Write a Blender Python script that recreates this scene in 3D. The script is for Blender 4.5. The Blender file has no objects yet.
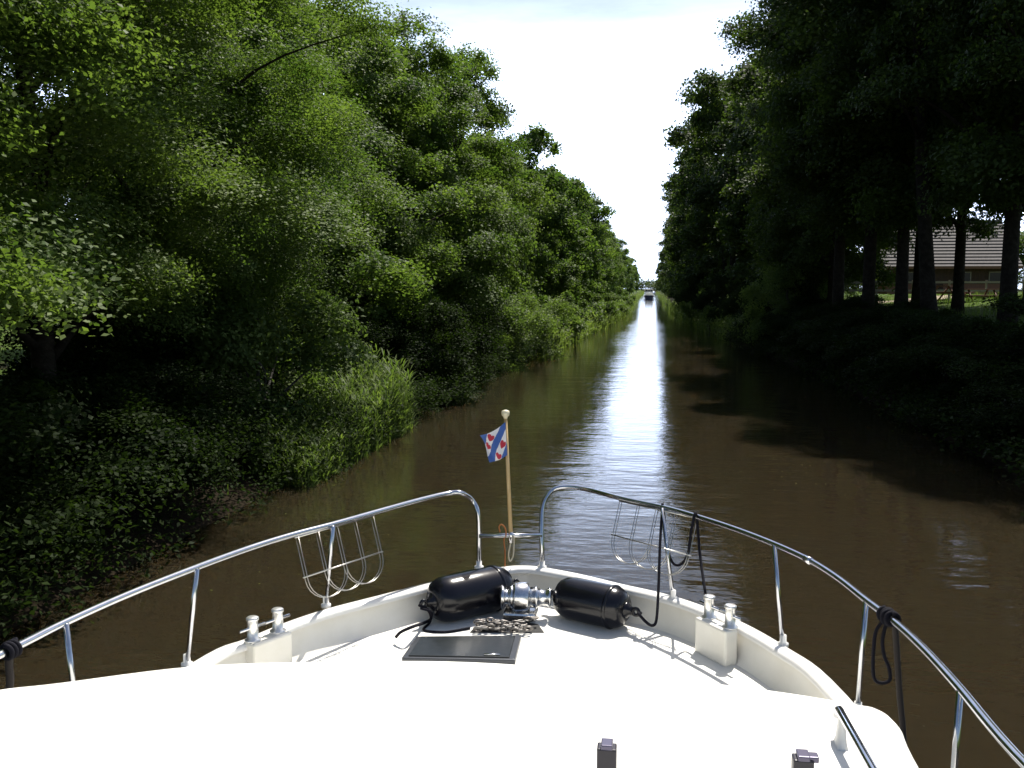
import bpy, math, random
import numpy as np
from mathutils import Vector, Matrix

R = math.radians
sc = bpy.context.scene
COL = sc.collection

# ------------------------------------------------------------------ camera
CAM_H, F_PX, W_PX, H_PX = 3.3, 960.0, 1024, 768
PITCH, YAW = R(-5.7106), R(8.1402)          # yaw: canal runs this far to the right of the view axis
cam_d = bpy.data.cameras.new('camera'); cam = bpy.data.objects.new('camera', cam_d); COL.objects.link(cam)
cam.location = (0, 0, CAM_H); cam.rotation_euler = (R(90) + PITCH, 0, YAW)
cam_d.sensor_width = 36.0; cam_d.lens = 36.0 * F_PX / W_PX
cam_d.clip_start = 0.05; cam_d.clip_end = 6000
sc.camera = cam
sc.view_settings.view_transform = 'Standard'; sc.view_settings.look = 'None'
sc.view_settings.gamma = 1.0; sc.view_settings.use_curve_mapping = False
sc.view_settings.exposure = 0.58
sc.cycles.diffuse_bounces = 2; sc.cycles.max_bounces = 8

# ------------------------------------------------------------------ sky + sun
SUN_EL, SUN_AZ = R(59), R(17)               # azimuth measured from the canal axis (+Y) towards +X
world = bpy.data.worlds.new("World"); sc.world = world; world.use_nodes = True
nt = world.node_tree; nt.nodes.clear()
def N(t, kind, **kw):
    n = t.nodes.new(kind)
    for k, v in kw.items(): setattr(n, k, v)
    return n
out = N(nt, 'ShaderNodeOutputWorld'); bg = N(nt, 'ShaderNodeBackground')
sky = N(nt, 'ShaderNodeTexSky', sky_type='NISHITA', sun_disc=False)
sky.sun_elevation = SUN_EL; sky.sun_rotation = SUN_AZ
sky.air_density = 1.0; sky.dust_density = 2.0; sky.ozone_density = 1.0
tc = N(nt, 'ShaderNodeTexCoord'); mp = N(nt, 'ShaderNodeMapping'); mp.inputs['Scale'].default_value = (1.0, 1.0, 5.0)
cn = N(nt, 'ShaderNodeTexNoise'); cn.inputs['Scale'].default_value = 2.6; cn.inputs['Detail'].default_value = 7; cn.inputs['Roughness'].default_value = 0.6
cr = N(nt, 'ShaderNodeValToRGB'); cr.color_ramp.elements[0].position = 0.16; cr.color_ramp.elements[1].position = 0.6
cm = N(nt, 'ShaderNodeMath', operation='MULTIPLY'); cm.inputs[1].default_value = 1.0
mx = N(nt, 'ShaderNodeMixRGB'); mx.inputs['Color2'].default_value = (9.6, 10.2, 11.4, 1)
nt.links.new(tc.outputs['Generated'], mp.inputs['Vector']); nt.links.new(mp.outputs['Vector'], cn.inputs['Vector'])
nt.links.new(cn.outputs['Fac'], cr.inputs['Fac']); 
# the thin bright cloud lies low ahead; the sky overhead and behind is clear
sx_ = N(nt, 'ShaderNodeVectorMath', operation='DOT_PRODUCT'); sx_.inputs[1].default_value = (-.05, .97, -.22)
nt.links.new(tc.outputs['Generated'], sx_.inputs[0])
vr = N(nt, 'ShaderNodeMapRange', interpolation_type='SMOOTHSTEP'); vr.inputs['From Min'].default_value = .45; vr.inputs['From Max'].default_value = .95
nt.links.new(sx_.outputs['Value'], vr.inputs['Value'])
vm = N(nt, 'ShaderNodeMath', operation='MULTIPLY'); nt.links.new(cr.outputs['Color'], vm.inputs[0]); nt.links.new(vr.outputs[0], vm.inputs[1])
nt.links.new(vm.outputs[0], cm.inputs[0])
sz_ = N(nt, 'ShaderNodeSeparateXYZ'); nt.links.new(tc.outputs['Generated'], sz_.inputs[0])
zr = N(nt, 'ShaderNodeMapRange'); zr.inputs['From Min'].default_value = .29; zr.inputs['From Max'].default_value = .18; zr.inputs['To Min'].default_value = 1.05; zr.inputs['To Max'].default_value = 3.6
nt.links.new(sz_.outputs['Z'], zr.inputs['Value'])
gl = N(nt, 'ShaderNodeVectorMath', operation='SCALE'); gl.inputs[0].default_value = (6.0, 7.1, 9.6); nt.links.new(zr.outputs[0], gl.inputs['Scale'])
nt.links.new(gl.outputs[0], mx.inputs['Color2'])
nt.links.new(cm.outputs[0], mx.inputs['Fac']); nt.links.new(sky.outputs['Color'], mx.inputs['Color1'])
nt.links.new(mx.outputs['Color'], bg.inputs['Color']); bg.inputs['Strength'].default_value = 0.085
nt.links.new(bg.outputs['Background'], out.inputs['Surface'])

sun_d = bpy.data.lights.new('sun', 'SUN'); sun_d.energy = 5.0; sun_d.angle = R(0.5); sun_d.color = (1.0, 0.95, 0.86)
sun = bpy.data.objects.new('sun', sun_d); COL.objects.link(sun)
to_sun = Vector((math.sin(SUN_AZ) * math.cos(SUN_EL), math.cos(SUN_AZ) * math.cos(SUN_EL), math.sin(SUN_EL)))
sun.rotation_euler = to_sun.to_track_quat('Z', 'Y').to_euler(); sun.location = (0, 0, 60)

# ------------------------------------------------------------------ measuring helpers (photo pixel -> point on a real plane)
_cp, _sp, _cy, _sy = math.cos(PITCH), math.sin(PITCH), math.cos(YAW), math.sin(YAW)
def ray(x, y):
    a = (x - 512) / F_PX; b = (384 - y) / F_PX
    rx, ry, rz = a, _cp - b * _sp, _sp + b * _cp
    return Vector((_cy * rx - _sy * ry, _sy * rx + _cy * ry, rz))
def at_z(x, y, z):
    r = ray(x, y); return Vector((0, 0, CAM_H)) + r * ((z - CAM_H) / r.z)
def at_y(x, y, Y):
    r = ray(x, y); return Vector((0, 0, CAM_H)) + r * (Y / r.y)

# ------------------------------------------------------------------ materials
def mat(name, base=(.5, .5, .5), rough=.5, metal=0.0, spec=.5, noise=None, coat=0.0, bump=None):
    """noise=(scale, colour2, low, high)  bump=(scale, distance)"""
    m = bpy.data.materials.new(name); m.use_nodes = True
    t = m.node_tree; p = t.nodes['Principled BSDF']
    p.inputs['Base Color'].default_value = (*base, 1); p.inputs['Roughness'].default_value = rough
    p.inputs['Metallic'].default_value = metal; p.inputs['Specular IOR Level'].default_value = spec
    p.inputs['Coat Weight'].default_value = coat
    co = N(t, 'ShaderNodeTexCoord')
    if noise:
        n = N(t, 'ShaderNodeTexNoise'); n.inputs['Scale'].default_value = noise[0]; n.inputs['Detail'].default_value = 6
        n.inputs['Roughness'].default_value = .65
        t.links.new(co.outputs['Object'], n.inputs['Vector'])
        r = N(t, 'ShaderNodeValToRGB'); r.color_ramp.elements[0].position = noise[2]; r.color_ramp.elements[1].position = noise[3]
        r.color_ramp.elements[0].color = (*base, 1); r.color_ramp.elements[1].color = (*noise[1], 1)
        t.links.new(n.outputs['Fac'], r.inputs['Fac']); t.links.new(r.outputs['Color'], p.inputs['Base Color'])
    if bump:
        n = N(t, 'ShaderNodeTexNoise'); n.inputs['Scale'].default_value = bump[0]; n.inputs['Detail'].default_value = 5
        t.links.new(co.outputs['Object'], n.inputs['Vector'])
        b = N(t, 'ShaderNodeBump'); b.inputs['Strength'].default_value = 1; b.inputs['Distance'].default_value = bump[1]
        t.links.new(n.outputs['Fac'], b.inputs['Height']); t.links.new(b.outputs['Normal'], p.inputs['Normal'])
    return m

def leaf_mat(name, a, b, trans=.38, tcol=(1.7, 1.9, .9), rough=.6, spec=.2):
    m = bpy.data.materials.new(name); m.use_nodes = True
    t = m.node_tree; p = t.nodes['Principled BSDF']; o = t.nodes['Material Output']
    at = N(t, 'ShaderNodeAttribute', attribute_name='tint')
    oi = N(t, 'ShaderNodeObjectInfo')
    ad = N(t, 'ShaderNodeMath', operation='MULTIPLY_ADD'); ad.inputs[1].default_value = .35
    t.links.new(oi.outputs['Random'], ad.inputs[0]); t.links.new(at.outputs['Fac'], ad.inputs[2])
    su = N(t, 'ShaderNodeMath', operation='SUBTRACT', use_clamp=True); su.inputs[1].default_value = .17
    t.links.new(ad.outputs[0], su.inputs[0])
    mixc = N(t, 'ShaderNodeMixRGB'); mixc.inputs['Color1'].default_value = (*a, 1); mixc.inputs['Color2'].default_value = (*b, 1)
    t.links.new(su.outputs[0], mixc.inputs['Fac']); t.links.new(mixc.outputs['Color'], p.inputs['Base Color'])
    p.inputs['Roughness'].default_value = rough; p.inputs['Specular IOR Level'].default_value = spec
    tr = N(t, 'ShaderNodeBsdfTranslucent')
    mul = N(t, 'ShaderNodeMixRGB', blend_type='MULTIPLY'); mul.inputs['Fac'].default_value = 1; mul.inputs['Color2'].default_value = (*tcol, 1)
    t.links.new(mixc.outputs['Color'], mul.inputs['Color1']); t.links.new(mul.outputs['Color'], tr.inputs['Color'])
    ms = N(t, 'ShaderNodeMixShader'); ms.inputs['Fac'].default_value = trans
    t.links.new(p.outputs['BSDF'], ms.inputs[1]); t.links.new(tr.outputs['BSDF'], ms.inputs[2])
    t.links.new(ms.outputs['Shader'], o.inputs['Surface'])
    return m

M = dict(
    gelcoat=mat('gelcoat', (.79, .77, .70), .32, noise=(3.5, (.68, .65, .56), .42, .85), coat=.2),
    deck=mat('deck_paint', (.80, .79, .74), .55, noise=(2.0, (.74, .73, .68), .3, .8), bump=(260, .0006)),
    hull_blue=mat('hull_paint', (.02, .03, .07), .2, coat=.5),
    steel=mat('stainless_steel', (.62, .63, .66), .16, metal=1.0, noise=(14, (.5, .51, .54), .4, .8)),
    wire=mat('wire_steel', (.5, .49, .46), .3, metal=1.0),
    chrome=mat('polished_alloy', (.72, .72, .72), .2, metal=1.0, noise=(25, (.5, .5, .52), .4, .75)),
    white_paint=mat('white_paint', (.78, .77, .74), .3),
    bitt=mat('bitt_steel', (.86, .85, .82), .28, metal=.75, noise=(30, (.7, .69, .66), .4, .8)),
    fender=mat('black_vinyl', (.004, .004, .007), .2, spec=.4, noise=(9, (.008, .008, .011), .4, .8), bump=(9, .001)),
    rope=mat('black_rope', (.005, .005, .010), .85, spec=.2, bump=(180, .002)),
    dirty_rope=mat('dark_rope', (.022, .017, .015), .85, bump=(150, .002)),
    cord=mat('orange_cord', (.35, .12, .03), .7), cream_cord=mat('cream_cord', (.55, .5, .38), .7),
    smoked=mat('smoked_acrylic', (.012, .015, .016), .28, spec=.3, noise=(30, (.022, .026, .028), .45, .7)),
    hatch_frame=mat('hatch_frame', (.06, .065, .075), .35, metal=.6),
    locker=mat('locker_shade', (.02, .02, .02), .8), chain=mat('galvanised_chain', (.25, .24, .23), .5, metal=.8, noise=(40, (.10, .075, .06), .45, .7)),
    post=mat('black_post', (.016, .013, .022), .4), post_cap=mat('post_cap', (.12, .11, .16), .3, metal=.5),
    varnish=mat('varnished_pole', (.56, .40, .19), .35, noise=(18, (.48, .32, .14), .4, .8), coat=.3),
    ivory=mat('ivory_knob', (.72, .66, .46), .35),
    flag_blue=mat('flag_blue', (.045, .11, .36), .8), flag_white=mat('flag_white', (.74, .72, .74), .8), flag_red=mat('flag_red', (.45, .025, .05), .8),
    bark=mat('bark', (.022, .018, .014), .95, spec=.1, noise=(6, (.055, .046, .036), .4, .75), bump=(22, .03)),
    bark_grey=mat('grey_bark', (.055, .05, .045), .9, noise=(5, (.10, .095, .085), .4, .75), bump=(20, .025)),
    roof_tile=mat('roof_tile', (.065, .060, .060), .85, noise=(5, (.12, .108, .105), .35, .75)),
    barn_wood=mat('brown_boards', (.05, .026, .017), .8, noise=(4, (.09, .045, .028), .35, .75)),
    brick=mat('red_brick', (.22, .10, .065), .85, noise=(10, (.28, .14, .09), .4, .7)),
    window=mat('window_glass', (.02, .025, .03), .05),
    fence_wood=mat('weathered_wood', (.26, .22, .18), .8, noise=(8, (.36, .31, .26), .4, .75)),
    table_wood=mat('stained_wood', (.17, .075, .042), .7, noise=(8, (.24, .11, .06), .4, .75)),
    canvas=mat('tan_canvas', (.55, .38, .26), .85),
    sand=mat('sand_path', (.38, .30, .22), .95, noise=(1.5, (.30, .24, .17), .35, .7)),
    leaf_left=leaf_mat('leaf_fresh', (.048, .090, .020), (.138, .190, .046), trans=.38),
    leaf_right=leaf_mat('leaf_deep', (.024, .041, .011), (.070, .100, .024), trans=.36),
    leaf_willow=leaf_mat('leaf_pale', (.065, .105, .030), (.12, .165, .045)),
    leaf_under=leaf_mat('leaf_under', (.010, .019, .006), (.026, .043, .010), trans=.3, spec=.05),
    reed=leaf_mat('reed_leaf', (.07, .11, .028), (.15, .195, .055), trans=.4),
    grass=leaf_mat('grass_blade', (.055, .095, .018), (.11, .16, .035), trans=.35),
    leaf_far=leaf_mat('leaf_far', (.045, .068, .030), (.07, .095, .045)),
)

# ------------------------------------------------------------------ mesh helpers
def tag(o, label=None, cat=None, group=None, kind=None):
    if label: o['label'] = label
    if cat: o['category'] = cat
    if group: o['group'] = group
    if kind: o['kind'] = kind
    return o
def root(name, loc, label, cat, group=None):
    o = bpy.data.objects.new(name, None); COL.objects.link(o); o.location = loc; o.empty_display_size = .2
    return tag(o, label, cat, group)
def world_loc(o):
    v = Vector((0, 0, 0))
    while o is not None:
        v += Vector(o.location); o = o.parent
    return v

class MB:
    def __init__(s): s.v = []; s.f = []; s.mi = []; s.sm = []
    def add(s, vs, fs, smooth=False, mi=0):
        b = len(s.v); s.v += [tuple(v) for v in vs]
        for f in fs: s.f.append(tuple(b + i for i in f)); s.mi.append(mi); s.sm.append(smooth)
    def box(s, c, size, rot=None, mi=0):
        c = Vector(c); h = Vector(size) * .5; vs = []
        for x in (-1, 1):
            for y in (-1, 1):
                for z in (-1, 1):
                    p = Vector((x * h.x, y * h.y, z * h.z))
                    vs.append(c + (rot @ p if rot else p))
        s.add(vs, [(0, 1, 3, 2), (4, 6, 7, 5), (0, 4, 5, 1), (2, 3, 7, 6), (0, 2, 6, 4), (1, 5, 7, 3)], False, mi)
        return s
    def tube(s, pts, r, n=10, smooth=True, mi=0, closed=False):
        pts = [Vector(p) for p in pts]; k = len(pts)
        rr = r if hasattr(r, '__len__') else [r] * k
        vs = []; up = None
        for i, p in enumerate(pts):
            if closed: d = pts[(i + 1) % k] - pts[i - 1]
            else: d = pts[min(i + 1, k - 1)] - pts[max(i - 1, 0)]
            if d.length < 1e-9: d = Vector((0, 0, 1))
            d.normalize()
            if up is None:
                up = Vector((0, 0, 1)) if abs(d.z) < .9 else Vector((1, 0, 0))
            a = up - d * up.dot(d)
            if a.length < 1e-6: a = d.orthogonal()
            a.normalize(); b = d.cross(a); up = a
            for j in range(n):
                t = 2 * math.pi * j / n
                vs.append(p + (a * math.cos(t) + b * math.sin(t)) * rr[i])
        fs = []
        for i in range(k if closed else k - 1):
            i2 = (i + 1) % k
            for j in range(n):
                fs.append((i * n + j, i * n + (j + 1) % n, i2 * n + (j + 1) % n, i2 * n + j))
        if not closed:
            fs.append(tuple(range(n))[::-1]); fs.append(tuple((k - 1) * n + j for j in range(n)))
        s.add(vs, fs, smooth, mi); return s
    def lathe(s, o, axis, prof, n=24, smooth=True, mi=0):
        """prof = [(distance along axis, radius)]"""
        o = Vector(o); ax = Vector(axis).normalized(); a = ax.orthogonal().normalized(); b = ax.cross(a); vs = []
        for (t, r) in prof:
            for j in range(n):
                q = 2 * math.pi * j / n
                vs.append(o + ax * t + (a * math.cos(q) + b * math.sin(q)) * max(r, 1e-4))
        fs = []
        for i in range(len(prof) - 1):
            for j in range(n):
                fs.append((i * n + j, i * n + (j + 1) % n, (i + 1) * n + (j + 1) % n, (i + 1) * n + j))
        fs.append(tuple(range(n))[::-1]); fs.append(tuple((len(prof) - 1) * n + j for j in range(n)))
        s.add(vs, fs, smooth, mi); return s
    def loft(s, rows, closed=False, smooth=True, mi=0):
        n = len(rows[0]); vs = [p for r in rows for p in r]; fs = []
        for i in range(len(rows) - 1):
            for j in range(n if closed else n - 1):
                fs.append((i * n + j, i * n + (j + 1) % n, (i + 1) * n + (j + 1) % n, (i + 1) * n + j))
        s.add(vs, fs, smooth, mi); return s
    def build(s, name, m, parent=None, bevel=0, kind=None):
        off = world_loc(parent) if parent else Vector((0, 0, 0))
        me = bpy.data.meshes.new(name)
        me.from_pydata([(v[0] - off.x, v[1] - off.y, v[2] - off.z) for v in s.v], [], s.f)
        for mm in (m if isinstance(m, (list, tuple)) else [m]): me.materials.append(mm)
        me.polygons.foreach_set('material_index', s.mi); me.polygons.foreach_set('use_smooth', s.sm); me.update()
        o = bpy.data.objects.new(name, me); COL.objects.link(o)
        if parent: o.parent = parent
        if bevel:
            b = o.modifiers.new('bevel', 'BEVEL'); b.width = bevel; b.segments = 2; b.limit_method = 'ANGLE'; b.angle_limit = R(40)
        if kind: o['kind'] = kind
        return o

def smooth_path(pts, n=8):
    """Catmull-Rom through the points"""
    P = [Vector(p) for p in pts]; P = [P[0] * 2 - P[1]] + P + [P[-1] * 2 - P[-2]]; o = []
    for i in range(1, len(P) - 2):
        for k in range(n):
            t = k / n; a, b, c, d = P[i - 1], P[i], P[i + 1], P[i + 2]
            o.append(.5 * ((2 * b) + (c - a) * t + (2 * a - 5 * b + 4 * c - d) * t * t + (3 * b - a - 3 * c + d) * t ** 3))
    o.append(P[-2].copy()); return o

def leaf_object(name, c, size, m, rng, parent=None, aspect=.62, up=.7, tint=None, loc=None, jit=.35, nbias=None):
    """one mesh of many leaf-sized faces; c = (N,3) leaf centres relative to the object"""
    k = len(c); c = np.asarray(c, float)
    nrm = rng.normal(size=(k, 3)); nrm[:, 2] = np.abs(nrm[:, 2]) + up
    if nbias is not None: nrm = rng.normal(size=(k, 3)) * .42 + nbias
    nrm /= np.linalg.norm(nrm, axis=1)[:, None]
    a = rng.normal(size=(k, 3)); a -= nrm * (a * nrm).sum(1)[:, None]; a /= np.linalg.norm(a, axis=1)[:, None]
    b = np.cross(nrm, a); L = (size * (1 + jit * rng.uniform(-1, 1, k)))[:, None]
    v = np.empty((k, 4, 3)); v[:, 0] = c - a * L * .5; v[:, 1] = c + b * L * aspect * .5 + nrm * L * .08 - a * L * .06
    v[:, 2] = c + a * L * .5; v[:, 3] = c - b * L * aspect * .5 + nrm * L * .08 - a * L * .06
    return quads_object(name, v, m, parent, tint if tint is not None else rng.uniform(0, 1, k), loc)
def quads_object(name, v, m, parent=None, tint=None, loc=None):
    k = len(v); me = bpy.data.meshes.new(name)
    me.vertices.add(k * 4); me.vertices.foreach_set('co', v.reshape(-1).astype(np.float32))
    me.loops.add(k * 4); me.loops.foreach_set('vertex_index', np.arange(k * 4, dtype=np.int32))
    me.polygons.add(k); me.polygons.foreach_set('loop_start', np.arange(0, k * 4, 4, dtype=np.int32))
    try: me.polygons.foreach_set('loop_total', np.full(k, 4, dtype=np.int32))
    except Exception: pass
    me.update(calc_edges=True)
    at = me.attributes.new('tint', 'FLOAT', 'FACE'); at.data.foreach_set('value', np.clip(tint, 0, 1).astype(np.float32))
    me.materials.append(m)
    o = bpy.data.objects.new(name, me); COL.objects.link(o)
    if parent: o.parent = parent
    if loc is not None: o.location = loc
    return o

# ------------------------------------------------------------------ terrain, water
def ip(d, xs, ys): return float(np.interp(d, xs, ys))
def bank_l(d): return ip(d, [-60, 41, 54, 71, 106, 200, 260, 2500], [6.0, 5.9, 5.0, 4.2, 3.3, 3.0, 3.6, 4])
def bank_r(d): return ip(d, [-60, 40, 57, 90, 200, 260, 2500], [6.4, 6.3, 5.2, 3.5, 3.0, 3.6, 4])
def hump(x, y): return .10 * math.sin(.9 * x + .31 * y) + .07 * math.sin(1.7 * y - .6 * x) + .05 * math.sin(2.9 * x + 1.3 * y)
L_OFF = [(-1800, 1.0), (-300, 1.0), (-80, 1.0), (-40, 1.0), (-25, .95), (-16, .95), (-11, .95), (-8, .9), (-6, .85), (-4.5, .8), (-3.2, .72), (-2.2, .6), (-1.4, .42), (-.7, .2), (-.2, .03), (.3, -.35), (1.0, -1.2)]
R_OFF = [(-1.0, -1.2), (-.3, -.35), (.2, .05), (.7, .45), (1.3, 1.0), (2.0, 1.5), (2.8, 1.85), (4, 2.1), (6, 2.35), (9, 2.6), (14, 2.8), (20, 2.9), (30, 2.95), (60, 3.0), (120, 2.9), (400, 2.0), (1800, 1.0)]
def ground_z(x, y):
    bl, br = -bank_l(y), bank_r(y)
    if x < (bl + br) / 2:
        z = ip(x - bl, [p[0] for p in L_OFF], [p[1] for p in L_OFF])
    else:
        sc_ = 1.0 if y < 70 else max(.35, 1 - (y - 70) / 150)
        z = ip(x - br, [p[0] for p in R_OFF], [p[1] for p in R_OFF]); z = z * sc_ if z > 0 else z
    return z + (hump(x, y) if z > .1 else 0) * min(1, abs(z))
ys = list(np.arange(-40, 60, 2.0)) + list(np.arange(60, 200, 5.0)) + [200, 220, 240, 260, 300, 350, 420, 520, 700, 1000, 1500, 2500]
rows = []
for y in ys:
    row = [Vector((-bank_l(y) + o, y, ground_z(-bank_l(y) + o, y))) for o, _ in L_OFF]
    row += [Vector((bank_r(y) + o, y, ground_z(bank_r(y) + o, y))) for o, _ in R_OFF]
    rows.append(row)
def ground_mat():
    m = mat('ground', (.05, .09, .018), 1.0, spec=.05, bump=(9, .05)); t = m.node_tree; p = t.nodes['Principled BSDF']
    co = N(t, 'ShaderNodeTexCoord'); n = N(t, 'ShaderNodeTexNoise'); n.inputs['Scale'].default_value = .45; n.inputs['Detail'].default_value = 9; n.inputs['Roughness'].default_value = .7
    r = N(t, 'ShaderNodeValToRGB'); e = r.color_ramp.elements
    e[0].position = .36; e[0].color = (.045, .036, .022, 1); e[1].position = .48; e[1].color = (.055, .09, .018, 1)
    x = e.new(.7); x.color = (.10, .14, .03, 1)
    t.links.new(co.outputs['Object'], n.inputs['Vector']); t.links.new(n.outputs['Fac'], r.inputs['Fac'])
    sp = N(t, 'ShaderNodeSeparateXYZ'); t.links.new(co.outputs['Object'], sp.inputs[0])      # mud near the waterline, coloured darker to stand in for crown shade
    mr = N(t, 'ShaderNodeMapRange'); mr.inputs['From Min'].default_value = .45; mr.inputs['From Max'].default_value = .85; t.links.new(sp.outputs['Z'], mr.inputs['Value'])
    mx_ = N(t, 'ShaderNodeMixRGB'); mx_.inputs['Color1'].default_value = (.022, .017, .011, 1); t.links.new(mr.outputs[0], mx_.inputs['Fac'])
    t.links.new(r.outputs['Color'], mx_.inputs['Color2']); t.links.new(mx_.outputs['Color'], p.inputs['Base Color'])
    return m
MB().loft(rows).build('ground', ground_mat(), kind='structure')

def water_mat():
    m = bpy.data.materials.new('canal_water'); m.use_nodes = True; t = m.node_tree; p = t.nodes['Principled BSDF']
    co = N(t, 'ShaderNodeTexCoord')
    nb = N(t, 'ShaderNodeTexNoise'); nb.inputs['Scale'].default_value = .25; nb.inputs['Detail'].default_value = 4
    r = N(t, 'ShaderNodeValToRGB'); r.color_ramp.elements[0].color = (.020, .0152, .0085, 1); r.color_ramp.elements[1].color = (.024, .0184, .0102, 1)
    t.links.new(co.outputs['Object'], nb.inputs['Vector']); t.links.new(nb.outputs['Fac'], r.inputs['Fac']); t.links.new(r.outputs['Color'], p.inputs['Base Color'])
    p.inputs['Roughness'].default_value = .04; p.inputs['IOR'].default_value = 1.333
    p.inputs['Subsurface Weight'].default_value = 1.0; p.inputs['Subsurface Radius'].default_value = (1.0, .75, .45); p.inputs['Subsurface Scale'].default_value = .22   # silty water
    def ripple(scale, sx, sy, rot):
        mp = N(t, 'ShaderNodeMapping'); mp.inputs['Scale'].default_value = (sx, sy, 1); mp.inputs['Rotation'].default_value = (0, 0, R(rot))
        n = N(t, 'ShaderNodeTexNoise'); n.inputs['Scale'].default_value = scale; n.inputs['Detail'].default_value = 3; n.inputs['Roughness'].default_value = .5
        t.links.new(co.outputs['Object'], mp.inputs['Vector']); t.links.new(mp.outputs['Vector'], n.inputs['Vector']); return n
    a = ripple(3.6, .6, 1.3, 12); b = ripple(.85, .6, 1.4, -8); c = ripple(7.5, .7, 1.1, 25)
    def madd(x, k, y=None):
        q = N(t, 'ShaderNodeMath', operation='MULTIPLY_ADD'); q.inputs[1].default_value = k
        t.links.new(x, q.inputs[0])
        if y is not None: t.links.new(y, q.inputs[2])
        else: q.inputs[2].default_value = 0
        return q.outputs[0]
    h = madd(a.outputs['Fac'], .0085); h = madd(b.outputs['Fac'], .019, h); h = madd(c.outputs['Fac'], .0012, h)
    # wind patches: rippled water here, calmer water there, and calm beyond the breeze far down the canal
    w = N(t, 'ShaderNodeTexNoise'); w.inputs['Scale'].default_value = .11; w.inputs['Detail'].default_value = 3
    t.links.new(co.outputs['Object'], w.inputs['Vector'])
    mr = N(t, 'ShaderNodeMapRange'); mr.inputs['From Min'].default_value = .35; mr.inputs['From Max'].default_value = .65; mr.inputs['To Min'].default_value = .55; mr.inputs['To Max'].default_value = 1.2
    t.links.new(w.outputs['Fac'], mr.inputs['Value'])
    sx = N(t, 'ShaderNodeSeparateXYZ'); t.links.new(co.outputs['Object'], sx.inputs[0])
    my = N(t, 'ShaderNodeMapRange'); my.inputs['From Min'].default_value = 84; my.inputs['From Max'].default_value = 100; my.inputs['To Min'].default_value = 1; my.inputs['To Max'].default_value = .3
    t.links.new(sx.outputs['Y'], my.inputs['Value'])
    mm = N(t, 'ShaderNodeMath', operation='MULTIPLY'); t.links.new(mr.outputs[0], mm.inputs[0]); t.links.new(my.outputs[0], mm.inputs[1])
    bp = N(t, 'ShaderNodeBump'); bp.inputs['Distance'].default_value = 1.0
    t.links.new(mm.outputs[0], bp.inputs['Strength']); t.links.new(h, bp.inputs['Height']); t.links.new(bp.outputs['Normal'], p.inputs['Normal'])
    return m
wl = [[Vector((x, y, 0)) for x in (-7.2, -3, 0, 3, 7.6)] for y in [-40, -10, 20, 50, 100, 200, 400, 900, 2400]]
MB().loft(wl, smooth=True).build('canal_water', water_mat(), kind='structure')

# ------------------------------------------------------------------ trees
def crown_points(rng, H, base, prof, rad, nclust, per, cl_r, lean=(0, 0), lump=.58):
    """leaf centres: flattened leaf sprays spread through a lumpy crown volume"""
    ph = rng.uniform(0, 6.28, 9); pts = []; tints = []; cents = []
    dirs = []; nrms = []; per_lobe = 10; nlobe = max(6, int(nclust / per_lobe)); lr = rad * .26 * (45 / nlobe) ** .25 * (1 if nlobe > 12 else .8); lobes = []
    tries = 0
    while len(lobes) < nlobe and tries < nlobe * 60:
        tries += 1
        t = rng.uniform(0, .93); r0 = rad * np.interp(t, [p[0] for p in prof], [p[1] for p in prof])
        if rng.uniform(0, 1) > r0 / rad + .08: continue
        th = rng.uniform(0, 2 * math.pi); z = base + t * (H - base)
        lob = 1 + .14 * math.sin(3 * th + ph[0] + z * .55) + .10 * math.sin(5 * th + ph[1] - z * .9) + .12 * math.sin(z * 1.5 + 2 * th + ph[2])
        u = rng.uniform(0, 1) ** .40 * .9
        q = np.array([math.cos(th) * r0 * u * lob, math.sin(th) * r0 * u * lob, z]); rr_ = lr * rng.uniform(.65, 1.25)
        dmin = lump * (1 if tries < nlobe * 30 else .6)
        if any(np.linalg.norm((q - l[0]) * [1, 1, 1.1]) < dmin * (rr_ + l[1]) for l in lobes): continue
        lobes.append((q, rr_))
    for q, rr_ in lobes:                                     # each bough end is a dome of sprays, thin underneath
        for _ in range(int(per_lobe * (rr_ / lr) ** 1.5) + 3):
            d = rng.normal(size=3); d /= np.linalg.norm(d); d[2] = abs(d[2]) * 1.1 - .35
            out_ = np.array([q[0], q[1], 0]); out_ /= (np.linalg.norm(out_) + 1e-6); d = d + out_ * .25
            c = q + d * rr_ * rng.uniform(.55, 1.0); c[0] += lean[0] * c[2] / H; c[1] += lean[1] * c[2] / H; cents.append(c); dirs.append(d)
    for c, dd in zip(cents, dirs):
        s = cl_r * .8 * rng.uniform(.6, 1.35); k = int(per * rng.uniform(.6, 1.4))
        g = np.clip(rng.normal(size=(k, 3)), -1.9, 1.9) * s * .5; g[:, 2] *= .72
        rr = np.hypot(g[:, 0], g[:, 1]); g[:, 2] -= .35 * rr * rr / max(s, .1)       # sprays droop at their rim
        nn = dd / np.linalg.norm(dd) * .7 + np.array([0, 0, .75]) + rng.normal(size=3) * .55; nn /= np.linalg.norm(nn); nrms.append(np.repeat(nn[None], k, 0))
        pts.append(g + np.array(c)); tints.append(np.clip(rng.normal(.5, .2) + rng.normal(0, .16, k), 0, 1))
    return np.concatenate(pts), np.concatenate(tints), np.array(cents), np.concatenate(nrms)

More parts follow.
